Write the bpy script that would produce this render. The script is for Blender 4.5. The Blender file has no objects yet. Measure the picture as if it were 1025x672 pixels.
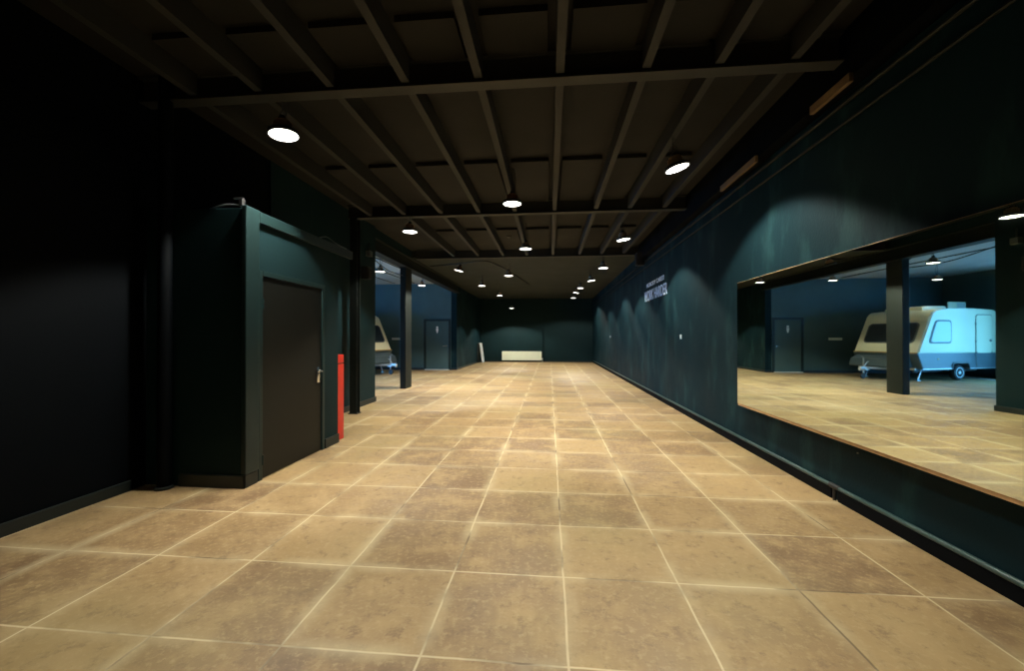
import bpy, bmesh, math, random
from mathutils import Vector, Matrix, Euler
S = bpy.context.scene
C = S.collection
R = math.radians
random.seed(7)

# ------------------------------------------------------------------ camera, sky, exposure
CAM_H = 1.45
cd = bpy.data.cameras.new('camera'); cam = bpy.data.objects.new('camera', cd); C.objects.link(cam)
cd.sensor_width = 36.0; cd.lens = 36.0 * 404.0 / 1025.0; cd.clip_start = 0.05; cd.clip_end = 200
cam.location = (0, 0, CAM_H); cam.rotation_euler = (R(90) + 0.0057, 0, 0.0926)
S.camera = cam
S.view_settings.view_transform = 'Standard'; S.view_settings.look = 'None'
S.view_settings.exposure = 0.0; S.view_settings.gamma = 1.0
S.view_settings.use_curve_mapping = False

W = bpy.data.worlds.new('sky'); S.world = W; W.use_nodes = True
bg = W.node_tree.nodes['Background']
bg.inputs['Color'].default_value = (0.11, 0.43, 0.95, 1); bg.inputs['Strength'].default_value = 15.0

LAMP_W = 435.0                      # watts of every high-bay lamp
LAMP_COL = (1.0, 0.95, 0.80)
LAMP_ANGLE = 112.0
BAY_X0, BAY_X1, BAY_Y0, BAY_Y1 = -11.0, -4.17, 6.4, 17.9
# the daylight coming in through the open shutter of the side bay is sampled through a portal
pl = bpy.data.lights.new('shutter_portal', 'AREA'); pl.shape = 'RECTANGLE'; pl.size = 3.0; pl.size_y = 7.0
pl.cycles.is_portal = True
po = bpy.data.objects.new('shutter_portal', pl); C.objects.link(po)
po.location = (BAY_X0 - .25, 11.2, 1.5); po.rotation_euler = (0, R(-90), 0)     # -Z of the lamp looks to +X

# ------------------------------------------------------------------ materials
def mat(name):
    m = bpy.data.materials.new(name); m.use_nodes = True
    return m, m.node_tree, m.node_tree.nodes['Principled BSDF']
def simple(name, col, rough=0.5, metal=0.0, bump=0.0, scale=30, var=0.0, spec=0.5):
    m, nt, b = mat(name)
    b.inputs['Base Color'].default_value = (*col, 1); b.inputs['Roughness'].default_value = rough
    b.inputs['Metallic'].default_value = metal; b.inputs['Specular IOR Level'].default_value = spec
    if var or bump:
        tc = nt.nodes.new('ShaderNodeTexCoord'); no = nt.nodes.new('ShaderNodeTexNoise')
        no.inputs['Scale'].default_value = scale; no.inputs['Detail'].default_value = 5
        nt.links.new(tc.outputs['Object'], no.inputs['Vector'])
        if var:
            mx = nt.nodes.new('ShaderNodeMix'); mx.data_type = 'RGBA'
            mx.inputs['A'].default_value = (*[c * (1 - var) for c in col], 1)
            mx.inputs['B'].default_value = (*[min(1, c * (1 + var)) for c in col], 1)
            nt.links.new(no.outputs['Fac'], mx.inputs['Factor']); nt.links.new(mx.outputs['Result'], b.inputs['Base Color'])
        if bump:
            bp = nt.nodes.new('ShaderNodeBump'); bp.inputs['Strength'].default_value = bump; bp.inputs['Distance'].default_value = 0.01
            nt.links.new(no.outputs['Fac'], bp.inputs['Height']); nt.links.new(bp.outputs['Normal'], b.inputs['Normal'])
    return m

def paint(name, col, rough, streak=0.0, streak_col=(0.05, 0.075, 0.075), spec=0.5):
    """dark wall paint; optional rubbed pale vertical streaks (wear)"""
    m, nt, b = mat(name); N = nt.nodes; L = nt.links
    geo = N.new('ShaderNodeNewGeometry')
    n1 = N.new('ShaderNodeTexNoise'); n1.inputs['Scale'].default_value = 1.3; n1.inputs['Detail'].default_value = 6
    L.new(geo.outputs['Position'], n1.inputs['Vector'])
    mx = N.new('ShaderNodeMix'); mx.data_type = 'RGBA'
    mx.inputs['A'].default_value = (*[c * .75 for c in col], 1); mx.inputs['B'].default_value = (*[c * 1.3 for c in col], 1)
    L.new(n1.outputs['Fac'], mx.inputs['Factor'])
    out = mx.outputs['Result']
    b.inputs['Specular IOR Level'].default_value = spec
    rr = N.new('ShaderNodeMapRange'); rr.inputs['From Min'].default_value = .3; rr.inputs['From Max'].default_value = .7
    rr.inputs['To Min'].default_value = rough - .06; rr.inputs['To Max'].default_value = rough + .08
    L.new(n1.outputs['Fac'], rr.inputs['Value']); L.new(rr.outputs['Result'], b.inputs['Roughness'])
    if streak:
        mp = N.new('ShaderNodeMapping'); mp.inputs['Scale'].default_value = (2.0, 1.6, .5)
        L.new(geo.outputs['Position'], mp.inputs['Vector'])
        n2 = N.new('ShaderNodeTexNoise'); n2.inputs['Scale'].default_value = 1.6; n2.inputs['Detail'].default_value = 4
        n2.inputs['Roughness'].default_value = .6
        L.new(mp.outputs['Vector'], n2.inputs['Vector'])
        cr = N.new('ShaderNodeMapRange'); cr.interpolation_type = 'SMOOTHSTEP'
        cr.inputs['From Min'].default_value = .5; cr.inputs['From Max'].default_value = .68
        cr.inputs['To Max'].default_value = streak
        L.new(n2.outputs['Fac'], cr.inputs['Value'])
        m2 = N.new('ShaderNodeMix'); m2.data_type = 'RGBA'; m2.inputs['B'].default_value = (*streak_col, 1)
        L.new(cr.outputs['Result'], m2.inputs['Factor']); L.new(out, m2.inputs['A']); out = m2.outputs['Result']
    L.new(out, b.inputs['Base Color'])
    n3 = N.new('ShaderNodeTexNoise'); n3.inputs['Scale'].default_value = 45; n3.inputs['Detail'].default_value = 3
    L.new(geo.outputs['Position'], n3.inputs['Vector'])
    bp = N.new('ShaderNodeBump'); bp.inputs['Strength'].default_value = .12; bp.inputs['Distance'].default_value = .01
    L.new(n3.outputs['Fac'], bp.inputs['Height']); L.new(bp.outputs['Normal'], b.inputs['Normal'])
    return m

def floor_mat():
    """large square tan slabs with pale, partly dirty joints"""
    T, X0, Y0 = 0.671, 0.083, 2.47
    m, nt, b = mat('floor_slabs'); N = nt.nodes; L = nt.links
    def math_(op, a, bb=None, c=None):
        n = N.new('ShaderNodeMath'); n.operation = op
        for i, v in enumerate((a, bb, c)):
            if v is None: continue
            if isinstance(v, (int, float)): n.inputs[i].default_value = v
            else: L.new(v, n.inputs[i])
        return n.outputs[0]
    def noise(scale, detail=5, rough=.55, vec=None):
        n = N.new('ShaderNodeTexNoise'); n.inputs['Scale'].default_value = scale
        n.inputs['Detail'].default_value = detail; n.inputs['Roughness'].default_value = rough
        L.new(vec or geo.outputs['Position'], n.inputs['Vector']); return n.outputs['Fac']
    def rng(v, a, bb, c, d):
        n = N.new('ShaderNodeMapRange'); n.interpolation_type = 'SMOOTHSTEP'
        for k, x in zip(('From Min', 'From Max', 'To Min', 'To Max'), (a, bb, c, d)): n.inputs[k].default_value = x
        L.new(v, n.inputs['Value']); return n.outputs['Result']
    def mix(f, a, bb):
        n = N.new('ShaderNodeMix'); n.data_type = 'RGBA'
        for k, v in (('Factor', f), ('A', a), ('B', bb)):
            if isinstance(v, tuple): n.inputs[k].default_value = (*v, 1)
            elif isinstance(v, (int, float)): n.inputs[k].default_value = v
            else: L.new(v, n.inputs[k])
        return n.outputs['Result']
    geo = N.new('ShaderNodeNewGeometry')
    sp = N.new('ShaderNodeSeparateXYZ'); L.new(geo.outputs['Position'], sp.inputs[0])
    jx = math_('MULTIPLY', math_('SUBTRACT', noise(2.5, 3), .5), .018)
    u = math_('DIVIDE', math_('ADD', math_('SUBTRACT', sp.outputs['X'], X0), jx), T)
    v = math_('DIVIDE', math_('ADD', math_('SUBTRACT', sp.outputs['Y'], Y0), jx), T)
    fu = math_('ABSOLUTE', math_('SUBTRACT', u, math_('ROUND', u)))
    fv = math_('ABSOLUTE', math_('SUBTRACT', v, math_('ROUND', v)))
    du = math_('MULTIPLY', fu, T); dv = math_('MULTIPLY', fv, T)
    d = math_('MINIMUM', du, dv)
    cell = N.new('ShaderNodeCombineXYZ'); L.new(math_('FLOOR', u), cell.inputs[0]); L.new(math_('FLOOR', v), cell.inputs[1])
    wn = N.new('ShaderNodeTexWhiteNoise'); wn.noise_dimensions = '2D'; L.new(cell.outputs[0], wn.inputs['Vector'])
    tone = wn.outputs['Value']
    big = noise(.45, 3); mid = noise(3.2, 6, .65); fine = noise(26, 6, .7)
    base = mix(rng(tone, 0, 1, 0, 1), (.185, .113, .058), (.345, .232, .108))
    base = mix(rng(mid, .40, .68, 0, .75), base, (.42, .295, .145))
    base = mix(rng(fine, .48, .70, 0, .55), base, (.47, .345, .18))
    base = mix(rng(noise(9, 6, .75), .50, .70, 0, .6), base, (.14, .085, .048))
    base = mix(rng(big, .45, .7, 0, .35), base, (.30, .26, .12))
    halo = math_('MULTIPLY', rng(d, .0, .09, .55, 0), rng(noise(1.3, 4), .40, .64, 0, 1))
    base = mix(halo, base, (.52, .43, .26))
    line = rng(d, .003, .0085, 1, 0)
    pale = rng(noise(1.6, 4), .37, .54, .0, 1)
    gcol = mix(pale, (.14, .095, .05), (.60, .50, .31))
    base = mix(math_('MULTIPLY', line, .9), base, gcol)
    L.new(base, b.inputs['Base Color'])
    L.new(rng(mid, .3, .7, .42, .62), b.inputs['Roughness'])
    b.inputs['Specular IOR Level'].default_value = .4
    bp = N.new('ShaderNodeBump'); bp.inputs['Strength'].default_value = .25; bp.inputs['Distance'].default_value = .01
    h = math_('ADD', math_('MULTIPLY', line, -.5), math_('MULTIPLY', fine, .35))
    L.new(h, bp.inputs['Height']); L.new(bp.outputs['Normal'], b.inputs['Normal'])
    return m

def emit(name, col, s):
    m, nt, b = mat(name)
    b.inputs['Base Color'].default_value = (.8, .8, .8, 1)
    b.inputs['Emission Color'].default_value = (*col, 1); b.inputs['Emission Strength'].default_value = s
    return m

M = {}
M['floor'] = floor_mat()
M['wall'] = paint('black_green_paint', (.0068, .0215, .0255), .6, spec=.1)
M['wall_worn'] = paint('black_green_paint_worn', (.0055, .0185, .0245), .6, .6, (.018, .054, .058), spec=.06)
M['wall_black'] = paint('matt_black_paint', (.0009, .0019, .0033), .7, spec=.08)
M['bay_wall'] = paint('bay_paint', (.060, .115, .128), .65, spec=.2)
M['deck'] = paint('ceiling_boards', (.0140, .0142, .0128), .75, spec=.2)
M['flat_ceil'] = paint('plaster_ceiling', (.024, .029, .024), .75, spec=.2)
M['bay_ceil'] = paint('bay_ceiling', (.40, .46, .48), .6, spec=.3)
M['joist'] = simple('dark_timber', (.015, .0165, .015), .7, var=.25, scale=6, bump=.1)
M['steel'] = simple('dark_painted_steel', (.019, .021, .019), .65, var=.15, scale=8)
M['post'] = simple('black_painted_steel', (.009, .013, .012), .6, var=.2, scale=5, spec=.25)
M['skirt'] = simple('gloss_black_green', (.0055, .0115, .0115), .5, var=.2, scale=7)
M['pipe'] = simple('painted_pipe', (.035, .075, .072), .35)
M['door'] = simple('black_door_leaf', (.0055, .0065, .0055), .45, var=.12, scale=3, spec=.25)
M['bay_door'] = simple('washroom_door_leaf', (.060, .110, .118), .65, var=.1, scale=3, spec=.2)
M['frame'] = simple('door_frame_black', (.0085, .022, .0235), .4, var=.1, scale=6, spec=.3)
M['chrome'] = simple('brushed_steel', (.72, .74, .74), .25, 1.0)
M['white'] = simple('white_enamel', (.74, .80, .66), .35, var=.04, scale=4)
M['whiteplastic'] = simple('white_plastic', (.85, .87, .85), .35)
M['red'] = simple('red_paint', (.60, .028, .018), .38, var=.12, scale=9)
M['redjoint'] = simple('dark_joint', (.05, .005, .004), .6)
M['mirror'] = simple('mirror_glass', (.68, .75, .66), .015, 1.0)
M['ply'] = simple('plywood_edge', (.50, .30, .14), .6, var=.25, scale=20)
M['blackplastic'] = simple('black_plastic', (.012, .012, .013), .45, var=.1, scale=15)
M['grille'] = simple('speaker_cloth', (.008, .008, .009), .85, bump=.5, scale=250)
M['copper'] = simple('bronze_heat_sink', (.62, .40, .24), .38, .9, var=.15, scale=30)
M['lens'] = emit('lamp_lens', (1.0, .96, .86), 9.0)
M['cable'] = simple('black_cable', (.01, .01, .01), .5)
M['batten'] = simple('bare_timber', (.17, .115, .06), .65, var=.3, scale=9)
M['lettering'] = simple('white_letters', (.66, .80, 1.0), .6)
M['cvbody'] = simple('cream_caravan_panel', (.78, .755, .53), .30, var=.03, scale=2)
M['cvband'] = simple('grey_blue_caravan_panel', (.085, .12, .135), .35, var=.06, scale=3)
M['cvtrim'] = simple('grey_rubber_trim', (.10, .12, .12), .5)
M['cvgold'] = simple('amber_trim_line', (.42, .25, .05), .4)
M['cvglass'] = simple('smoked_acrylic', (.02, .028, .032), .08)
M['cvchassis'] = simple('dark_chassis', (.03, .03, .03), .6, var=.2, scale=6)
M['galv'] = simple('galvanised_steel', (.55, .57, .57), .4, .8, var=.1, scale=20)
M['rubber'] = simple('tyre_rubber', (.015, .015, .015), .8)
M['acryl'] = simple('pale_blue_acrylic', (.50, .60, .56), .18)
M['line'] = simple('sunlit_strip_white', (.85, .87, .87), .5, var=.06, scale=10)  # white of the strip that imitates sunlight on the bay floor
M['concrete'] = simple('yard_concrete', (.45, .45, .43), .8, var=.15, scale=2)
M['board_w'] = simple('pale_grey_board', (.55, .60, .62), .5, var=.05, scale=5)
M['board_d'] = simple('dark_board_edge', (.07, .08, .08), .6)

# ------------------------------------------------------------------ mesh helpers
def obj(name, bm, m, parent=None, smooth=False, loc=(0, 0, 0)):
    bmesh.ops.recalc_face_normals(bm, faces=bm.faces[:])
    me = bpy.data.meshes.new(name); bm.to_mesh(me); bm.free()
    for mm in (m if isinstance(m, (list, tuple)) else [m]): me.materials.append(mm)
    if smooth:
        for p in me.polygons: p.use_smooth = True
        try: me.set_sharp_from_angle(angle=R(38))
        except Exception: pass
    o = bpy.data.objects.new(name, me); C.objects.link(o); o.location = loc
    if parent: o.parent = parent
    return o
def BM(): return bmesh.new()
def box(bm, x0, x1, y0, y1, z0, z1, bev=0.0, seg=2, mi=0):
    vs = [bm.verts.new(p) for p in ((x0, y0, z0), (x1, y0, z0), (x1, y1, z0), (x0, y1, z0), (x0, y0, z1), (x1, y0, z1), (x1, y1, z1), (x0, y1, z1))]
    fs = [bm.faces.new([vs[i] for i in f]) for f in ((3, 2, 1, 0), (4, 5, 6, 7), (0, 1, 5, 4), (1, 2, 6, 5), (2, 3, 7, 6), (3, 0, 4, 7))]
    for f in fs: f.material_index = mi
    if bev:
        es = list({e for f in fs for e in f.edges})
        bmesh.ops.bevel(bm, geom=es, offset=bev, segments=seg, affect='EDGES', profile=.5)
    return bm
def tube(bm, pts, r, n=10, cap=True):
    pts = [Vector(p) for p in pts]; rings = []
    for i, p in enumerate(pts):
        a = pts[max(i - 1, 0)]; b = pts[min(i + 1, len(pts) - 1)]
        t = (b - a).normalized(); up = Vector((0, 0, 1)) if abs(t.z) < .9 else Vector((1, 0, 0))
        s = t.cross(up).normalized(); q = s.cross(t).normalized()
        rad = r[i] if isinstance(r, (list, tuple)) else r
        rings.append([bm.verts.new(p + (s * math.cos(2 * math.pi * k / n) + q * math.sin(2 * math.pi * k / n)) * rad) for k in range(n)])
    for i in range(len(rings) - 1):
        for k in range(n): bm.faces.new((rings[i][k], rings[i][(k + 1) % n], rings[i + 1][(k + 1) % n], rings[i + 1][k]))
    if cap: bm.faces.new(rings[0][::-1]); bm.faces.new(rings[-1])
    return bm
def lathe(bm, prof, n=32, axis='Z', off=(0, 0, 0), mi=0, cap0=True, cap1=True):
    rings = []; off = Vector(off)
    for r, h in prof:
        row = []
        for k in range(n):
            a = 2 * math.pi * k / n; c, s = r * math.cos(a), r * math.sin(a)
            v = {'Z': (c, s, h), 'Y': (c, h, s), 'X': (h, c, s)}[axis]
            row.append(bm.verts.new(Vector(v) + off))
        rings.append(row)
    for i in range(len(rings) - 1):
        for k in range(n):
            f = bm.faces.new((rings[i][k], rings[i][(k + 1) % n], rings[i + 1][(k + 1) % n], rings[i + 1][k])); f.material_index = mi
    for row in ([rings[0]] if cap0 else []) + ([rings[-1]] if cap1 else []):
        if (row[0].co - row[n // 2].co).length > 1e-4: bm.faces.new(row).material_index = mi
    bmesh.ops.remove_doubles(bm, verts=[v for row in (rings[0], rings[-1]) for v in row], dist=1e-5)
    return bm
def prism(bm, poly, y0, y1, bev=0.0, seg=3, mi=0):
    """polygon in (x, z) extruded along y"""
    a = [bm.verts.new((x, y0, z)) for x, z in poly]; b = [bm.verts.new((x, y1, z)) for x, z in poly]
    n = len(poly); fs = [bm.faces.new(a[::-1]), bm.faces.new(b)]
    for i in range(n): fs.append(bm.faces.new((a[i], a[(i + 1) % n], b[(i + 1) % n], b[i])))
    for f in fs: f.material_index = mi
    if bev:
        es = list(fs[0].edges) + list(fs[1].edges)
        bmesh.ops.bevel(bm, geom=es, offset=bev, segments=seg, affect='EDGES')
    return bm
def rrect(w0, w1, h0, h1, r, n=5, skew=0.0):
    pts = []
    for cx, cz, a0 in ((w1 - r, h1 - r, 0), (w0 + r, h1 - r, 90), (w0 + r, h0 + r, 180), (w1 - r, h0 + r, 270)):
        for k in range(n + 1):
            a = R(a0 + 90 * k / n); pts.append((cx + r * math.cos(a), cz + r * math.sin(a)))
    return [(x + skew * (z - h0), z) for x, z in pts]

def tag(o, label, cat, group=None):
    o['label'] = label; o['category'] = cat
    if group: o['group'] = group
    return o
def struct(name, bm, m, parent=None, smooth=False):
    o = obj(name, bm, m, parent, smooth); o['kind'] = 'structure'; return o
def thing(name, label, cat, loc=(0, 0, 0), rot=(0, 0, 0), group=None):
    o = bpy.data.objects.new(name, None); C.objects.link(o); o.location = loc; o.rotation_euler = rot
    o.empty_display_size = .2
    return tag(o, label, cat, group)
ORD = ['first', 'second', 'third', 'fourth', 'fifth', 'sixth', 'seventh', 'eighth', 'ninth', 'tenth']

# ------------------------------------------------------------------ the setting
YB = -4.0                      # wall behind the camera
XR = 2.56                      # right wall face
XL = -3.97                     # left wall face near the camera
XP = -3.955                     # face of the pier wall behind the booth
YF = 24.2
ZT = 3.98
struct('floor', box(BM(), -11.3, XR + .25, YB - .2, YF + .5, -.2, 0), M['floor'])
struct('floor_yard', box(BM(), -24, BAY_X0 - .3, 0, 20, -.25, -.03), M['concrete'])
struct('wall_right', box(BM(), XR, XR + .25, YB - .2, YF + .5, -.2, 4.3), M['wall_worn'])
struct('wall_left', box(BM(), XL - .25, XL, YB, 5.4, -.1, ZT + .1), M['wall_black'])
bm = BM(); box(bm, XP - .30, XP, 5.4, 8.87, -.1, ZT + .1)
struct('wall_pier', bm, M['wall'])
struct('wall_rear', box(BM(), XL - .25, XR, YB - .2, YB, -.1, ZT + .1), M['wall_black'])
struct('wall_far', box(BM(), -4.42, -.42, YF, YF + .4, -.1, 4.1), M['wall'])
struct('wall_far', box(BM(), -.42, XR, YF + .12, YF + .4, -.1, 4.1), M['wall'])
struct('wall_niche', box(BM(), -4.42, -4.17, BAY_Y1, YF, -.1, 4.1), M['wall_worn'])
struct('wall_washroom', box(BM(), BAY_X0 - .2, -4.42, BAY_Y1, BAY_Y1 + .2, -.1, 4.2), M['bay_wall'])
bm = BM()                                                    # street side of the bay with the wide open shutter
box(bm, BAY_X0 - .2, BAY_X0, BAY_Y0 - .2, 7.7, -.1, 4.2); box(bm, BAY_X0 - .2, BAY_X0, 14.7, BAY_Y1, -.1, 4.2)
box(bm, BAY_X0 - .2, BAY_X0, 7.7, 14.7, 3.0, 4.2)
struct('wall_street', bm, M['bay_wall'])
struct('wall_bay', box(BM(), BAY_X0, XP - .3, BAY_Y0 - .2, BAY_Y0, -.1, 4.2), M['bay_wall'])
struct('ceiling', box(BM(), XL - .25, XR + .25, YB - .2, 11.45, ZT, ZT + .15), M['deck'])
struct('ceiling_plaster', box(BM(), -4.2, XR + .1, 11.45, YF + .3, 3.79, ZT + .1), M['flat_ceil'])
bm = BM(); box(bm, BAY_X0 - .2, -4.2, BAY_Y0 - .2, BAY_Y1 + .1, 3.9, 4.2)
struct('ceiling_bay', bm, M['bay_ceil'])

# booth with the black door
BX = -2.93; BY0, BY1, BH = 3.64, 5.37, 2.71
bm = BM()
box(bm, XL, BX, BY0, 3.83, 0, BH, .004); box(bm, XL, BX, 5.02, BY1, 0, BH, .004)
box(bm, XL, BX, 3.83, 5.02, 2.13, BH); box(bm, XL, XL + .05, 3.83, 5.02, 0, 2.13)
struct('wall_booth', bm, M['wall'])
bm = BM(); box(bm, BX, BX + .035, 3.80, BY1 + .35, 2.605, 2.72, .006)
struct('trim_1', bm, M['frame'])
bm = BM(); box(bm, BX - .02, BX + .03, BY0 - .02, 3.80, 0.13, 2.73, .008)
struct('trim_2', bm, M['frame'])
d = bpy.data.objects.new('door_1', None); C.objects.link(d); d['kind'] = 'structure'; d.location = (BX, 4.42, 0)
bm = BM(); box(bm, -.06, .012, -.60, -.545, 0, 2.135, .004); box(bm, -.06, .012, .545, .60, 0, 2.135, .004); box(bm, -.06, .012, -.545, .545, 2.08, 2.135, .004)
obj('door_frame', bm, M['frame'], d)
obj('door_leaf', box(BM(), -.045, -.004, -.541, .541, .008, 2.076, .003), M['door'], d)
bm = BM(); box(bm, -.004, .010, .435, .487, .88, 1.08, .004); tube(bm, [(.004, .465, 1.03), (.058, .465, 1.03), (.066, .455, 1.03), (.066, .33, 1.03)], .011, 12)
h = obj('door_handle', bm, M['chrome'], d, True); h['label'] = 'silver lever handle on a plate'
for z in (.2, 1.8):
    bm = BM(); tube(bm, [(.012, -.541, z - .05), (.012, -.541, z + .05)], .009, 10); obj('hinge', bm, M['chrome' if False else 'frame'], d, True)

# washroom door in the far wall of the bay
d = bpy.data.objects.new('door_2', None); C.objects.link(d); d['kind'] = 'structure'; d.location = (-5.06, BAY_Y1, 0)
bm = BM(); box(bm, -.62, -.52, -.03, .0, 0, 2.30, .004); box(bm, .52, .62, -.03, 0, 0, 2.30, .004); box(bm, -.52, .52, -.03, 0, 2.2, 2.30, .004)
obj('door_frame', bm, M['frame'], d)
obj('door_leaf', box(BM(), -.515, .515, -.022, -.002, .03, 2.195, .003), M['bay_door'], d)
t = obj('threshold', box(BM(), -.56, .56, -.10, -.002, 0, .028, .004), M['whiteplastic'], d); t['label'] = 'threshold strip painted pale for light under the door'  # white colour stands for the light from under the door
bm = BM(); tube(bm, [(.44, -.022, 1.08), (.44, -.07, 1.08), (.43, -.075, 1.08), (.27, -.075, 1.08)], .014, 10); lathe(bm, [(.035, -.03), (.035, -.02)], 16, 'Y', (.44, 0, 1.08))
h = obj('door_handle', bm, M['chrome'], d, True); h['label'] = 'silver lever handle'
bm = BM(); lathe(bm, [(.045, -.03), (.045, -.022)], 20, 'Y', (0, 0, 1.92)); prism(bm, [(-.055, 1.865), (.055, 1.865), (.045, 1.78), (.018, 1.66), (-.018, 1.66), (-.045, 1.78)], -.03, -.022)
h = obj('washroom_pictogram', bm, M['whiteplastic'], d); h['label'] = 'white standing figure pictogram'

# skirting boards
bm = BM(); box(bm, XR - .028, XR, 3.905, YF + .1, 0, .10, .006); struct('baseboard_right', bm, M['wall_black'])
bm = BM(); box(bm, XR - .028, XR, YB, 3.825, 0, .10, .006); struct('baseboard_right', bm, M['wall_black'])
bm = BM(); box(bm, XL, XL + .02, YB, BY0 - .15, 0, .10, .006); struct('baseboard_left', bm, M['skirt'])
bm = BM(); box(bm, -3.6, BX + .022, BY0 - .022, BY0, 0, .125, .006); box(bm, BX, BX + .022, BY0 - .022, 3.80, 0, .125, .006); box(bm, BX, BX + .022, 5.03, BY1, 0, .125, .006)
struct('baseboard_booth', bm, M['skirt'])
bm = BM(); box(bm, XP, XP + .022, 5.5, 8.87, 0, .11, .006); box(bm, XP - .3, XP + .022, 8.87, 8.892, 0, .11, .006)
struct('baseboard_pier', bm, M['skirt'])
bm = BM(); box(bm, -4.17, -4.15, BAY_Y1, YF, 0, .09, .005); box(bm, -4.17, -.42, YF - .02, YF, 0, .08, .005); box(bm, -.42, XR - .03, YF + .1, YF + .12, 0, .08, .005)
struct('baseboard_far', bm, M['skirt'])
bm = BM(); box(bm, BAY_X0, -5.7, BAY_Y1 - .02, BAY_Y1, 0, .09, .005); box(bm, -4.43, -4.17, BAY_Y1 - .02, BAY_Y1, 0, .09, .005)
struct('baseboard_washroom', bm, M['skirt'])

# ------------------------------------------------------------------ ceiling steelwork and joists
BEAMS = [-.25, 3.61, 7.44, 11.38]
for i, y in enumerate(BEAMS[1:]):
    bm = BM(); x0 = XL if i == 0 else -3.85
    z0 = 3.735
    if i == 2: z0 = 3.72
    box(bm, x0, XR, y - .065, y + .065, z0, z0 + .016, .003); box(bm, x0, XR, y - .006, y + .006, z0 + .016, ZT - .016); box(bm, x0, XR, y - .065, y + .065, ZT - .016, ZT, .003)
    o = obj('steel_beam', bm, M['steel'])
    tag(o, ['dark steel cross beam under the ceiling, nearest the camera', 'dark steel cross beam landing on the black square post', 'dark steel cross beam where the smooth ceiling begins'][i], 'beam')
bm = BM(); y = BEAMS[0]
box(bm, XL, XR, y - .065, y + .065, 3.735, 3.751); box(bm, XL, XR, y - .006, y + .006, 3.751, ZT)
struct('trim_3', bm, M['steel'])
JX = [2.03, 1.43, .83, .095, -.63, -1.30, -2.01, -2.72, -3.38]
BAYN = ['in front of the nearest cross beam', 'between the two nearest cross beams', 'between the second and third cross beams']
proto = obj('ceiling_joist', box(BM(), -.036, .036, -.5, .5, 0, .20, 0), M['joist']); used = False
for bi in range(3):
    ya, yb = BEAMS[bi] + .07, BEAMS[bi + 1] - .07
    for ji, x in enumerate(JX):
        if bi == 2 and ji == 8: continue
        o = proto if not used else proto.copy()
        if used: C.objects.link(o)
        used = True
        o.location = (x, (ya + yb) / 2, 3.765); o.scale = (1, yb - ya, (ZT - 3.765) / .2)
        tag(o, 'dark timber ceiling joist, %s from the right wall, %s' % (ORD[ji], BAYN[bi]), 'joist', 'ceiling joists')
# dropped boards between the joists
PN = 0
for bi, (ya, yb) in enumerate(((3.05, 3.52), (5.66, 7.34), (9.2, 11.27))):
    for ji in range(len(JX) - 1):
        xa, xb = JX[ji + 1] + .036, JX[ji] - .036
        if bi == 2 and ji == 7: continue
        o = obj('ceiling_board', box(BM(), xa + .05, xb - .07, ya, yb, ZT - .055, ZT - .002, .003), M['deck'])
        tag(o, 'dropped dark ceiling board %s, in the %s gap between joists from the right wall' % (BAYN[bi], ORD[ji]), 'ceiling board', 'dropped ceiling boards')

# long beam over the opening to the bay
bm = BM(); xa = -4.26; xb = -4.00
box(bm, xa, xb, 8.87, BAY_Y1, 3.46, 3.48); box(bm, xa + .12, xb - .12, 8.87, BAY_Y1, 3.48, 3.79); box(bm, xa, xb, 8.87, BAY_Y1, 3.77, 3.79)
box(bm, xb - .12, xb - .10, 8.87, BAY_Y1, 3.48, 3.9)
o = obj('lintel_beam', bm, M['post']); tag(o, 'black long steel beam over the wide opening to the caravan bay', 'beam')
# upper bulkhead between beam and ceiling
struct('trim_4', box(BM(), -4.2, -4.0, 8.87, BAY_Y1, 3.78, ZT + .1), M['wall'])
# columns
t = thing('steel_column', 'black rectangular column standing free in the opening to the caravan bay', 'column', (-4.15, 11.38, 0))
obj('shaft', box(BM(), -.085, .085, -.25, .25, .0, 3.46, .012), M['post'], t)
obj('head_plate', box(BM(), -.10, .10, -.28, .28, 3.44, 3.462, .003), M['post'], t)
t = thing('steel_column', 'slim black steel post beside the pier wall, carrying the second cross beam', 'column', (-3.72, 7.44, 0))
bm = BM(); box(bm, -.07, .07, -.07, -.058, 0, 3.735); box(bm, -.07, .07, .058, .07, 0, 3.735); box(bm, -.006, .006, -.058, .058, 0, 3.735)
obj('shaft', bm, M['post'], t)
obj('base_plate', box(BM(), -.09, .09, -.09, .09, 0, .012, .002), M['post'], t)
t = thing('steel_column', 'round black post in the dark corner between left wall and booth', 'column', (-3.69, 3.56, 0))
bm = BM(); lathe(bm, [(.058, 0), (.058, ZT)], 24); obj('shaft', bm, M['wall_black'], t, True)
bm = BM(); lathe(bm, [(.075, 0), (.075, .02), (.06, .03)], 24); obj('base_collar', bm, M['post'], t, True)

# ------------------------------------------------------------------ the mirror on the right wall
MX = 2.44; MY0, MY1, MZ0, MZ1 = 2.30, 5.50, .60, 2.16
t = thing('wall_mirror', 'large frameless wall mirror on a plywood backing, reflecting the caravan', 'mirror', (MX, (MY0 + MY1) / 2, MZ0))
hw = (MY1 - MY0) / 2; hh = MZ1 - MZ0
obj('mirror_glass', box(BM(), -.006, 0, -hw, hw, .004, hh), M['mirror'], t)
o = obj('backing_board', box(BM(), .0005, .02, -hw - .002, hw + .002, -.024, hh + .006, .001), M['ply'], t); o['label'] = 'plywood backing board'
bm = BM(); box(bm, .0205, XR - MX - .001, -hw + .05, hw - .05, .05, .11); box(bm, .0205, XR - MX - .001, -hw + .05, hw - .05, hh - .12, hh - .05)
obj('wall_batten', bm, M['blackplastic'], t)

# ------------------------------------------------------------------ caravan in the bay
PH = R(-18.0)
CW = 2.03
cv = thing('caravan', 'small cream touring caravan with grey lower band parked in the bay', 'caravan', (-9.05, 15.08, 0), (0, 0, PH))
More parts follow.
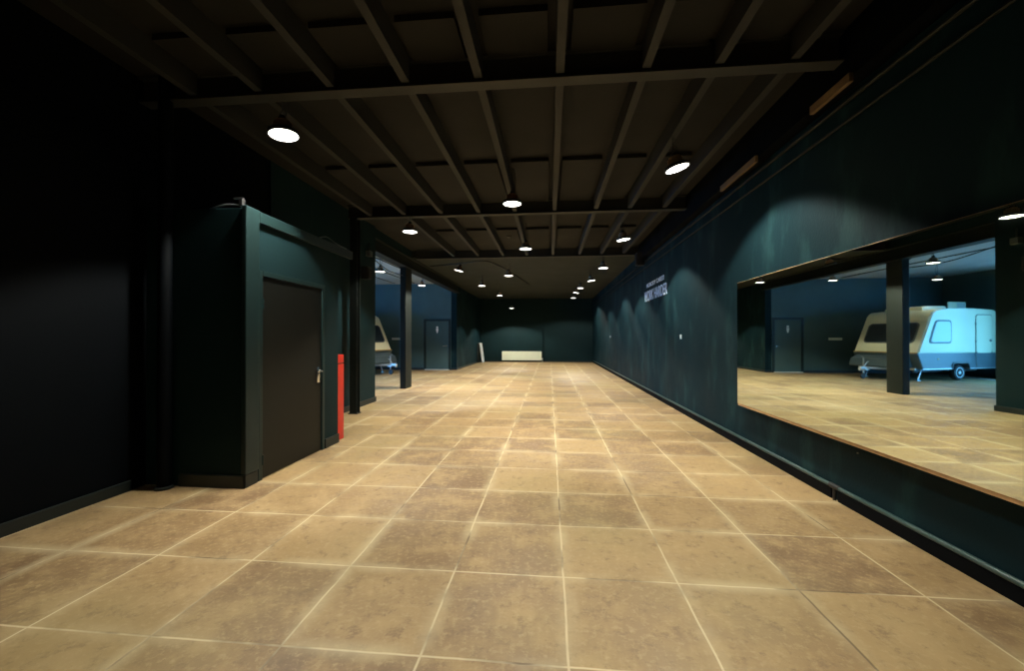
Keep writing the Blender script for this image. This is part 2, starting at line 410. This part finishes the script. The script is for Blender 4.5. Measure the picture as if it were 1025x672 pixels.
# local x forward (hitch), y across (0 = near side, CW = far side)
prof = [(-1.84, .40), (1.66, .40), (1.74, .46), (1.93, .90), (1.30, 2.22), (1.22, 2.32), (1.08, 2.39), (.6, 2.44), (-.6, 2.46), (-1.6, 2.43), (-1.76, 2.37), (-1.82, 2.26)]
def cut(lo, hi):
    """part of the side profile between two heights"""
    out = []
    n = len(prof)
    for i in range(n):
        (xa, za), (xb, zb) = prof[i], prof[(i + 1) % n]
        if lo <= za <= hi: out.append((xa, za))
        for lim in ((lo, hi) if zb > za else (hi, lo)):
            if (za - lim) * (zb - lim) < 0: f = (lim - za) / (zb - za); out.append((xa + f * (xb - xa), lim))
    return out
bm = BM(); prism(bm, cut(.93, 9), 0, CW, .035, 3); obj('upper_body', bm, M['cvbody'], cv, True)
# lower band with a cut-out for the wheel
low = [(-1.845, .90), (-1.84, .40), (-.38, .40), (-.38, .53), (-.30, .60), (.30, .60), (.38, .53), (.38, .40), (1.66, .40), (1.74, .46), (1.935, .90), (1.925, .932), (-1.84, .932)]
bm = BM(); prism(bm, low, -.006, CW + .006, .02, 2); obj('lower_body', bm, M['cvband'], cv, True)
bm = BM(); box(bm, -1.85, -.42, -.016, -.004, .385, .425, .004); obj('sill_strip', bm, M['galv'], cv)
bm = BM(); box(bm, .42, 1.72, -.016, -.004, .385, .425, .004); obj('sill_strip', bm, M['galv'], cv)
bm = BM(); prism(bm, [(-.41, .39), (-.41, .54), (-.32, .635), (.32, .635), (.41, .54), (.41, .39), (.38, .39), (.38, .53), (.30, .60), (-.30, .60), (-.38, .53), (-.38, .39)], -.03, .05)
obj('wheel_arch', bm, M['cvtrim'], cv)
bm = BM(); prism(bm, [(1.915, .928), (1.945, .928), (1.935, .96), (1.915, .96)], -.004, CW + .004)
o = obj('amber_line', bm, M['cvgold'], cv)
# front face: slanted plane from (1.93,.83) to (1.30,2.30)
fdir = Vector((1.30 - 1.93, 0, 2.22 - .90)).normalized(); fn = Vector((fdir.z, 0, -fdir.x))
def front_panel(name, y0, y1, s0, s1, thick, m, r=.10, parent=cv, inset=0.0):
    """rounded panel lying on the slanted front, s measured up the slope from the belt line"""
    bm = BM(); poly = rrect(y0, y1, s0, s1, r)
    o0 = Vector((1.93, 0, .90))
    A = [bm.verts.new(o0 + fdir * s + Vector((0, y, 0)) + fn * inset) for y, s in poly]
    B = [bm.verts.new(o0 + fdir * s + Vector((0, y, 0)) + fn * (inset + thick)) for y, s in poly]
    bm.faces.new(A[::-1]); bm.faces.new(B); n = len(poly)
    for i in range(n): bm.faces.new((A[i], A[(i + 1) % n], B[(i + 1) % n], B[i]))
    return obj(name, bm, m, parent)
fw = front_panel('front_window', .22, CW - .22, .40, 1.18, .022, M['cvtrim'], .13)
g = front_panel('window_glass', .26, CW - .26, .44, 1.14, .012, M['cvglass'], .11, fw, .02); g['label'] = 'smoked window pane'
front_panel('front_visor', .06, CW - .06, 1.25, 1.42, .02, M['cvbody'], .05)
# side window
bm = BM(); prism(bm, rrect(.42, 1.46, 1.26, 2.05, .12, 5, 0), -.012, .002)
for v in bm.verts:
    if v.co.x > 1.0: v.co.x -= (v.co.z - 1.26) * .40
sw = obj('side_window', bm, M['cvtrim'], cv)
bm = BM(); prism(bm, rrect(.47, 1.40, 1.31, 2.00, .10, 5, 0), -.024, -.011)
for v in bm.verts:
    if v.co.x > 1.0: v.co.x -= (v.co.z - 1.26) * .40
g = obj('window_glass', bm, M['acryl'], sw)
o = obj('awning_rail', box(BM(), -1.70, 1.20, -.014, .002, 2.12, 2.145, .003), M['cvbody'], cv)
# side door
bm = BM(); prism(bm, rrect(-1.50, -.70, .43, 2.26, .12, 5), -.010, .004); sd = obj('side_door', bm, M['cvtrim'], cv)
bm = BM(); prism(bm, rrect(-1.475, -.725, .93, 2.235, .10, 5), -.020, -.009); obj('door_panel', bm, M['cvbody'], sd)
bm = BM(); prism(bm, rrect(-1.475, -.725, .455, .928, .06, 5), -.020, -.009); obj('door_panel', bm, M['cvband'], sd)
bm = BM(); box(bm, -1.43, -1.35, -.034, -.019, 1.32, 1.40, .004); obj('door_lock', bm, M['cvtrim'], sd)
for z in (.80, 1.3, 1.90):
    bm = BM(); box(bm, -.72, -.67, -.028, -.009, z, z + .06, .003); obj('hinge', bm, M['cvtrim'], sd)
bm = BM(); box(bm, 1.0, 1.06, -.02, -.005, .72, .76, .003); obj('marker_lamp', bm, M['cvgold'], cv)
# raised roof section and open roof hatch
bm = BM(); prism(bm, [(1.02, 2.37), (.98, 2.50), (.80, 2.55), (-.12, 2.57), (-.16, 2.43)], .45, CW - .40, .03, 3)
obj('raised_roof', bm, M['cvbody'], cv, True)
hb = obj('roof_hatch', box(BM(), -1.35, -.48, .35, 1.05, 2.42, 2.49, .008), M['cvbody'], cv)
bm = BM(); box(bm, -1.35, -.48, .60, .63, 2.46, 2.74, .008); o = obj('hatch_lid', bm, M['cvbody'], hb)
bm = BM(); box(bm, -1.30, -.90, .588, .601, 2.50, 2.70, .004); g = obj('hatch_pane', bm, M['acryl'], o)
# wheels
for nm, y0, s in (('wheel', .02, 1), ('wheel', CW - .20, -1)):
    bm = BM(); lathe(bm, [(.17, y0), (.235, y0 + .005), (.262, y0 + .04), (.265, y0 + .09), (.262, y0 + .14), (.235, y0 + .175), (.17, y0 + .18)], 36, 'Y', (0, 0, .265))
    w = obj(nm, bm, M['rubber'], cv, True)
    yf = y0 if s == 1 else y0 + .18
    bm = BM(); lathe(bm, [(.172, yf + .02 * s), (.175, yf - .004 * s), (.155, yf - .004 * s), (.15, yf + .018 * s), (.06, yf + .012 * s), (.05, yf - .008 * s), (.0, yf - .012 * s)], 36, 'Y', (0, 0, .265))
    for k in range(8):
        a = 2 * math.pi * k / 8
        lathe(bm, [(.0, yf + .006 * s), (.022, yf + .004 * s), (.024, yf + .016 * s)], 10, 'Y', (.105 * math.cos(a), 0, .265 + .105 * math.sin(a)), mi=1)
    obj('wheel_trim', bm, [M['galv'], M['cvchassis']], w, True)
# chassis, A-frame hitch, jockey wheel
bm = BM(); box(bm, -1.4, 1.55, .35, .43, .28, .41); box(bm, -1.4, 1.55, CW - .43, CW - .35, .28, .41); box(bm, -.04, .04, .15, CW - .15, .22, .30)
obj('chassis', bm, M['cvchassis'], cv)
cy = CW / 2
bm = BM(); tube(bm, [(1.4, .40, .37), (2.72, cy - .04, .40)], .04, 8); tube(bm, [(1.4, CW - .40, .37), (2.72, cy + .04, .40)], .04, 8); box(bm, 2.62, 2.80, cy - .05, cy + .05, .32, .42, .01)
obj('a_frame', bm, M['galv'], cv)
bm = BM(); box(bm, 2.72, 3.0, cy - .045, cy + .045, .36, .46, .02); tube(bm, [(2.80, cy, .46), (2.66, cy, .60), (2.60, cy, .62)], .014, 8); lathe(bm, [(.0, .30), (.05, .32), (.06, .38), (.04, .42)], 16, 'Z', (2.97, cy, 0))
obj('coupling_head', bm, M['galv'], cv)
bm = BM(); tube(bm, [(2.50, cy + .24, .16), (2.50, cy + .24, .74)], .024, 12); tube(bm, [(2.50, cy + .24, .74), (2.50, cy + .24, .78), (2.60, cy + .24, .78)], .01, 8); box(bm, 2.46, 2.54, cy + .10, cy + .27, .32, .38, .006)
jk = obj('jockey_post', bm, M['galv'], cv)
bm = BM(); lathe(bm, [(.03, -.03), (.095, -.028), (.1, 0), (.095, .028), (.03, .03)], 24, 'Y', (2.53, cy + .24, .10)); obj('jockey_wheel', bm, M['cvchassis'], jk, True)
bm = BM(); box(bm, 2.0, 2.42, cy - .32, cy + .32, .42, .435, .004); obj('hitch_step', bm, M['cvtrim'], cv)
bm = BM(); box(bm, 1.80, 1.86, .12, CW - .12, .36, .44, .01); obj('front_bumper', bm, M['galv'], cv)
bm = BM(); prism(bm, [(1.76, .44), (2.26, .42), (2.30, .47), (2.22, .70), (1.92, .84)], .22, CW - .10, .03, 2)
o = obj('gas_locker', bm, M['cvband'], cv)
for y in (.2, CW - .2):
    bm = BM(); tube(bm, [(1.45, y, .40), (1.62, y, .03)], .02, 8); box(bm, 1.56, 1.70, y - .05, y + .05, 0, .03, .004); obj('corner_steady', bm, M['galv'], cv)
# white strip painted in for the sunlit floor beside the bay wall
o = obj('sunlit_strip', box(BM(), -10.42, -10.28, 14.3, 17.8, 0, .004), M['line'])
tag(o, 'strip of sunlight painted white on the floor behind the caravan', 'painted light')

# ------------------------------------------------------------------ high-bay lamps
def lamp(name_label, x, y, z, ceil, tilt=(0, 0), group='high-bay lamps', power=1.0, angle=None):
    t = thing('pendant_lamp', name_label, 'lamp', (x, y, z), (R(tilt[0]), R(tilt[1]), 0), group)
    bm = BM(); lathe(bm, [(.128, .0), (.138, .0), (.142, .012), (.140, .034), (.120, .046), (.085, .056), (.0, .066)], 36, cap0=False); lathe(bm, [(.128, 0), (.1275, .006)], 36, cap0=False, cap1=False)
    obj('housing', bm, M['blackplastic'], t, True)
    obj('lens', lathe(BM(), [(.1275, .004), (.09, .0045), (.0, .005)], 36, cap0=False), M['lens'], t)
    bm = BM(); lathe(bm, [(.055, .06), (.055, .125), (.062, .127), (.062, .142), (.03, .150)], 24)
    for k in range(18):
        a = 2 * math.pi * k / 18; c, sn = math.cos(a), math.sin(a)
        v = [(c * .05 - sn * .003, sn * .05 + c * .003), (c * .082 - sn * .003, sn * .082 + c * .003), (c * .082 + sn * .003, sn * .082 - c * .003), (c * .05 + sn * .003, sn * .05 - c * .003)]
        lo = [bm.verts.new((p[0], p[1], .058)) for p in v]; hi = [bm.verts.new((p[0], p[1], .120)) for p in v]
        bm.faces.new(lo[::-1]); bm.faces.new(hi)
        for i in range(4): bm.faces.new((lo[i], lo[(i + 1) % 4], hi[(i + 1) % 4], hi[i]))
    o = obj('heat_sink', bm, M['copper'], t, True); o['label'] = 'bronze finned top'
    bm = BM(); lathe(bm, [(.03, .15), (.03, .185), (.012, .195)], 16)
    tube(bm, [(.0, 0, .19)] + [(.018 * math.sin(a), 0, .215 - .018 * math.cos(a)) for a in [k * math.pi / 6 for k in range(0, 13)]], .004, 6)
    obj('hook', bm, M['blackplastic'], t, True)
    Ri = Euler((R(tilt[0]), R(tilt[1]), 0)).to_matrix().inverted()
    top = Ri @ Vector((0, 0, ceil - z)) + Vector((0, 0, 0)); a0 = Vector((0, 0, .23))
    v = top + Ri @ (Euler((R(tilt[0]), R(tilt[1]), 0)).to_matrix() @ a0 * 1.0) * 0
    ax = (Euler((R(tilt[0]), R(tilt[1]), 0)).to_matrix() @ a0)
    topw = Vector((ax.x, ax.y, ceil - z)); top = Ri @ topw
    bm = BM(); n = max(2, int((top - a0).length / .035)); 
    for k in range(n):
        p, q = a0.lerp(top, k / n), a0.lerp(top, (k + 1.15) / n if k < n - 1 else 1)
        tube(bm, [p, q], .006 if k % 2 else .0045, 6)
    obj('hanging_chain', bm, M['blackplastic'], t)
    wdir = (Vector((.014, .01, 0)))
    bm = BM(); tube(bm, [Vector((.03, 0, .17)), a0.lerp(top, .2) + wdir * 3, a0.lerp(top, .6) + wdir * 2.4, top + wdir], .004, 6); obj('power_cable', bm, M['cable'], t)
    if True:
        ld = bpy.data.lights.new('lamp_light', 'SPOT'); ld.energy = LAMP_W * power; ld.color = LAMP_COL
        ld.spot_size = R(angle or LAMP_ANGLE); ld.spot_blend = .22; ld.shadow_soft_size = .10
        lo = bpy.data.objects.new('lamp_light', ld); C.objects.link(lo); lo.parent = t; lo.location = (0, 0, -.012)
    return t
HZ = 3.40
for i, (x, y, z, tl, where) in enumerate((
        (-2.55, 3.66, HZ, (0, -5), 'hanging above the booth with the black door'),
        (-2.56, 7.22, HZ, (0, 0), 'second in the left row, just past the second cross beam'),
        (-2.63, 11.55, HZ, (0, 14), 'third in the left row, under the start of the smooth ceiling'),
        (-2.53, 15.0, HZ, (0, 0), 'fourth in the left row, level with the washroom door'),
        (-2.30, 18.6, HZ, (0, 0), 'fifth in the left row, before the far wall'),
        (-2.10, 22.4, 3.09, (0, 0), 'deepest in the left row, low over the radiator'))):
    lamp('round high-bay lamp ' + where, x, y, z, ZT if y < 11.3 else 3.79, tl, power=[1.25, 1, 2.0, 1, 1, 1.4][i], angle=130 if i == 5 else None)
for i, (x, y, tl, where) in enumerate((
        (-.54, 5.85, (0, 0), 'nearest of the middle row, against the ceiling joists'),
        (-.52, 8.85, (0, 0), 'second of the middle row, before the third cross beam'),
        (-1.28, 12.65, (0, 0), 'below the bent cable on the smooth ceiling'))):
    lamp('round high-bay lamp ' + where, x, y, HZ, ZT if y < 11.3 else 3.79, tl)
for i, (x, y, tl) in enumerate(((1.47, 4.80, (0, -14)), (1.47, 8.20, (0, -8)), (1.50, 11.5, (0, 0)), (1.43, 14.0, (0, -8)), (1.30, 17.2, (0, 0)), (1.23, 19.0, (0, 10)), (1.25, 21.4, (0, 0)))):
    lab = ['tilted round high-bay lamp with bronze top, nearest of the row along the mirror wall', 'round high-bay lamp, second of the row along the mirror wall, before the third cross beam',
           'round high-bay lamp, third of the right row, just behind the third cross beam', 'tilted round high-bay lamp, fourth of the right row',
           'round high-bay lamp, fifth of the right row, small in the distance', 'round high-bay lamp, last but one of the right row', 'round high-bay lamp, deepest of the right row, before the far wall'][i]
    lamp(lab, x, y, HZ if i < 4 else 3.54, ZT if y < 11.3 else 3.79, tl, angle=146 if i == 6 else None)
lamp('round high-bay lamp inside the bay entrance, beside the pier wall edge', -4.85, 11.2, HZ - .05, 3.9, power=.2)
lamp('round high-bay lamp in the bay, before the washroom door wall', -4.75, 14.7, HZ, 3.9, power=.6)
lamp('round high-bay lamp hanging over the caravan, seen in the mirror', -8.1, 14.8, HZ, 3.9, power=.06)
lamp('round high-bay lamp above the camera, out of the picture', .3, .3, HZ, ZT)

# ------------------------------------------------------------------ things along the walls
# radiator
t = thing('radiator', 'long low white panel radiator at the foot of the far wall', 'radiator', (-1.66, YF, 0))
bm = BM(); box(bm, -1.19, 1.19, -.10, -.045, .10, .63, .012)
obj('front_panel', bm, M['white'], t)
bm = BM(); box(bm, -1.17, 1.17, -.115, -.03, .628, .642, .003); obj('top_grille', bm, M['white'], t)
for x in (-.9, .9): obj('wall_bracket', box(BM(), x - .02, x + .02, -.046, 0, .2, .58), M['white'], t)
bm = BM(); tube(bm, [(1.19, -.07, .16), (1.24, -.07, .16), (1.24, -.07, .0)], .012, 10); lathe(bm, [(.02, .16), (.024, .18), (.022, .24), (.0, .245)], 14, 'Z', (1.24, -.07, 0)); obj('valve', bm, M['whiteplastic'], t, True)

# red bollard at the booth corner
t = thing('bollard', 'red square guard post standing at the far corner of the booth', 'bollard', (-3.05, 5.50, 0))
obj('post', box(BM(), -.085, .085, -.10, .10, 0, 1.075, .008), M['red'], t)
obj('joint_band', box(BM(), -.078, .078, -.093, .093, 1.07, 1.095), M['redjoint'], t)
obj('cap', box(BM(), -.085, .085, -.10, .10, 1.09, 1.21, .012), M['red'], t)

# leaning boards
for i, (x, m, ln, lab) in enumerate(((-3.99, 'board_w', .16, 'pale grey board leaning against the niche wall, front of two'), (-4.14, 'board_d', .012, 'dark board leaning against the niche wall, behind the pale board'))):
    t = thing('leaning_board', lab, 'board', (x + .12 - .10 * i, 23.4 , 0), (0, -math.asin(ln / 1.17), 0))
    bm = BM(); box(bm, -.012, .012, -.38, .38, .004, 1.16, .003); obj('panel', bm, M[m], t)
    if i == 0:
        bm = BM(); box(bm, .012, .02, -.38, -.33, .004, 1.16); box(bm, .012, .02, .33, .38, .004, 1.16); obj('edge_strip', bm, M['whiteplastic'], t)

# white strip on the washroom wall
t = thing('wall_plate', 'narrow white strip fixed on the bay wall beside the washroom door', 'wall plate', (-6.92, BAY_Y1, 1.40))
obj('plate', box(BM(), -.26, .26, -.04, -.008, -.05, .05, .01), M['whiteplastic'], t)
obj('wall_fixing', box(BM(), -.2, .2, -.009, 0, -.03, .03), M['cvtrim'], t)

# switches and socket
def switch(name, lab, x, y, z, s=-1):
    t = thing(name, lab, 'switch' if 'switch' in name else 'socket', (x, y, z))
    obj('plate', box(BM(), min(0, s * .012), max(0, s * .012), -.045, .045, -.045, .045, .004), M['whiteplastic'], t)
    obj('rocker' if 'switch' in name else 'socket_insert', box(BM(), min(s * .011, s * .019), max(s * .011, s * .019), -.028, .028, -.03, .03, .003), M['whiteplastic'], t)
    return t
switch('light_switch', 'small white switch on the right wall below the lettering', XR, 8.15, 1.47)
switch('light_switch', 'small white switch far down the right wall', XR, 17.3, 1.50)
t = switch('wall_socket', 'white socket on the pier wall behind the slim black post', XP, 7.15, .62, 1)

# lettering
def text_mesh(body, size, bold, width, depth=.006):
    cu = bpy.data.curves.new('t', 'FONT'); cu.body = body; cu.size = size; cu.extrude = depth / 2; cu.offset = bold
    cu.align_x = 'CENTER'; cu.align_y = 'BOTTOM'
    o = bpy.data.objects.new('t', cu); C.objects.link(o)
    dg = bpy.context.evaluated_depsgraph_get(); me = bpy.data.meshes.new_from_object(o.evaluated_get(dg))
    bpy.data.objects.remove(o)
    xs = [v.co.x for v in me.vertices]; ys = [v.co.y for v in me.vertices]
    k = width / (max(xs) - min(xs)); cx = (max(xs) + min(xs)) / 2; y0 = min(ys)
    for v in me.vertices: v.co.x = (v.co.x - cx) * k; v.co.y -= y0
    h = max(ys) - y0
    return me, h
t = thing('wall_lettering', 'white raised two-line lettering NOBODY CARES! WORK HARDER on the right wall', 'lettering', (XR, 10.12, 2.39), (R(90), 0, R(-90)))
for body, size, bold, width, height, zo, nm in (('WORK HARDER', .4, .006, 2.10, .265, .02, 'large_line'), ('NOBODY CARES!', .2, .0, 1.62, .105, .37, 'small_line')):
    me, h = text_mesh(body, size, bold, width)
    for v in me.vertices: v.co.y *= height / h
    me.materials.append(M['lettering'])
    o = bpy.data.objects.new(nm, me); C.objects.link(o); o.parent = t; o.location = (0, zo, .004)

# loudspeakers
def speaker(lab, loc, rz, s=1.0):
    t = thing('loudspeaker', lab, 'loudspeaker', loc, (0, 0, rz))
    bm = BM(); prism(bm, [(-.10 * s, 0), (.10 * s, 0), (.12 * s, .34 * s), (-.12 * s, .34 * s)], -.11 * s, .09 * s, .01, 2); obj('cabinet', bm, M['blackplastic'], t)
    obj('grille', box(BM(), -.095 * s, .095 * s, -.125 * s, -.109 * s, .03 * s, .31 * s, .004), M['grille'], t)
    bm = BM(); box(bm, -.02, .02, .088 * s, .16 * s, .14 * s, .20 * s); obj('bracket', bm, M['blackplastic'], t)
    return t
speaker('black loudspeaker mounted high on the end of the pier wall', (XP + .12, 8.15, 2.68), R(90), .75)
speaker('black loudspeaker under the ceiling at the right wall by the third cross beam', (XR - .161, 10.95, 3.36), R(-90), 1.0)
t = thing('junction_box', 'grey junction box above the loudspeaker at the bay opening', 'junction box', (XP, 8.45, 3.22))
obj('case', box(BM(), .0, .10, -.07, .07, 0, .12, .008), M['cvtrim'], t)
bm = BM(); tube(bm, [(.05, 0, .12), (.05, 0, .30)], .012, 8); obj('conduit_stub', bm, M['blackplastic'], t)

# cables, conduits, small ceiling parts
def cable(lab, pts, r=.012, name='cable', m='cable', cat='cable'):
    bm = BM(); P = [Vector(p) for p in pts]; out = []
    for i in range(len(P) - 1):
        a = P[max(i - 1, 0)]; b = P[i]; c = P[i + 1]; dd = P[min(i + 2, len(P) - 1)]
        for k in range(6):
            u = k / 6
            out.append(.5 * ((2 * b) + (c - a) * u + (2 * a - 5 * b + 4 * c - dd) * u * u + (3 * b - a - 3 * c + dd) * u ** 3))
    out.append(P[-1]); tube(bm, out, r, 8)
    o = obj(name, bm, M[m], None, True); return tag(o, lab, cat)
cable('black cable bent across the smooth ceiling between the lamps', [(-3.85, 12.8, 3.766), (-2.7, 12.35, 3.766), (-1.95, 12.05, 3.766), (-1.62, 12.9, 3.766), (-1.28, 14.8, 3.766), (-.87, 17.6, 3.766)], .018)
cable('black cable drooping from the pier into the bay', [(-4.06, 8.88, 3.30), (-4.12, 10.0, 3.18), (-4.15, 11.13, 3.22)], .012)
for i, (x, z0) in enumerate(((-5.2, 3.885), (-6.1, 3.885), (-7.0, 3.885))):
    cable('black cable clipped under the bay ceiling, %s from the opening' % ORD[i], [(x, 8.9, z0), (x - .1, 10.4, z0), (x - .05, 12.3, z0), (x, 14.2, z0), (x + .1, 17.5, z0)], .014)
for i, (z, r) in enumerate(((3.30, .014), (3.47, .018))):
    bm = BM(); tube(bm, [(XR - .03, YB + .1, z), (XR - .03, 24, z - (.0 if i else .0))], r, 10)
    o = obj('conduit', bm, M['post'], None, True); tag(o, ['thin dark conduit running along the right wall, lower of two', 'dark conduit running along the right wall, upper of two'][i], 'conduit')
# ledge on top of right wall and bare timber battens
struct('trim_5', box(BM(), XR - .14, XR, YB, 11.3, 3.56, ZT), M['wall_black'])
for i, (ya, yb) in enumerate(((4.93, 5.9), (3.45, 3.94))):
    bm = BM(); box(bm, XR - .175, XR - .141, ya, yb, 3.50, 3.575, .003); o = obj('timber_batten', bm, M['batten'])
    tag(o, ['bare brown timber batten under the ceiling edge, farther of two on the right', 'bare brown timber batten under the ceiling edge, nearer of two on the right'][i], 'batten')
t = thing('smoke_detector', 'small dark round detector on the ceiling before the third cross beam', 'detector', (-.98, 9.75, ZT - .055))
bm = BM(); lathe(bm, [(.055, 0), (.055, -.02), (.04, -.035), (0, -.037)], 24); obj('cover', bm, M['blackplastic'], t, True)
# cables and bracket on top of the booth
cable('thin pale cable trailing off the top corner of the booth', [(-3.35, 3.70, 2.725), (-3.15, 3.66, 2.75), (-2.97, 3.66, 2.742)], .008, m='cvtrim')
cable('thin cable loop lying along the top edge of the booth', [(-2.97, 4.9, 2.715), (-2.95, 5.1, 2.79), (-2.93, 5.3, 2.75), (-2.93, 5.6, 2.735)], .008, m='cvtrim')
t = thing('cable_bracket', 'small dark cable bracket on the top corner of the booth', 'bracket', (-2.98, 3.66, BH + .02))
bm = BM(); box(bm, -.02, .02, -.02, .02, 0, .07, .004); obj('stem', bm, M['blackplastic'], t); obj('arm', box(BM(), -.08, .02, -.012, .012, .07, .085, .003), M['blackplastic'], t)
# heating pipe on the right skirting with its coupling
for i, (ya, yb) in enumerate(((3.92, 24.0), (YB + .1, 3.81))):
    bm = BM(); tube(bm, [(XR - .020, ya, .118), (XR - .020, yb, .118)], .018, 12)
    o = obj('heating_pipe', bm, M['pipe'], None, True); tag(o, ['dark pipe on the right skirting, running from the joint to the far wall', 'dark pipe on the right skirting, running from the joint towards the camera'][i], 'pipe')
t = thing('pipe_coupling', 'black pipe coupling in the gap of the right skirting', 'coupling', (XR - .03, 3.866, 0))
bm = BM(); tube(bm, [(.012, -.06, .118), (.012, .06, .118)], .024, 12); obj('sleeve', bm, M['blackplastic'], t, True)
bm = BM(); tube(bm, [(.005, 0, .0), (.005, 0, .10)], .014, 10); obj('riser', bm, M['blackplastic'], t, True)
bm = BM(); lathe(bm, [(.0, -.008), (.006, -.007), (.008, 0)], 12, 'X', (XR, 3.62, .488)); o = obj('wall_screw', bm, M['cvtrim']); tag(o, 'single screw head in the dark wall under the mirror', 'screw')
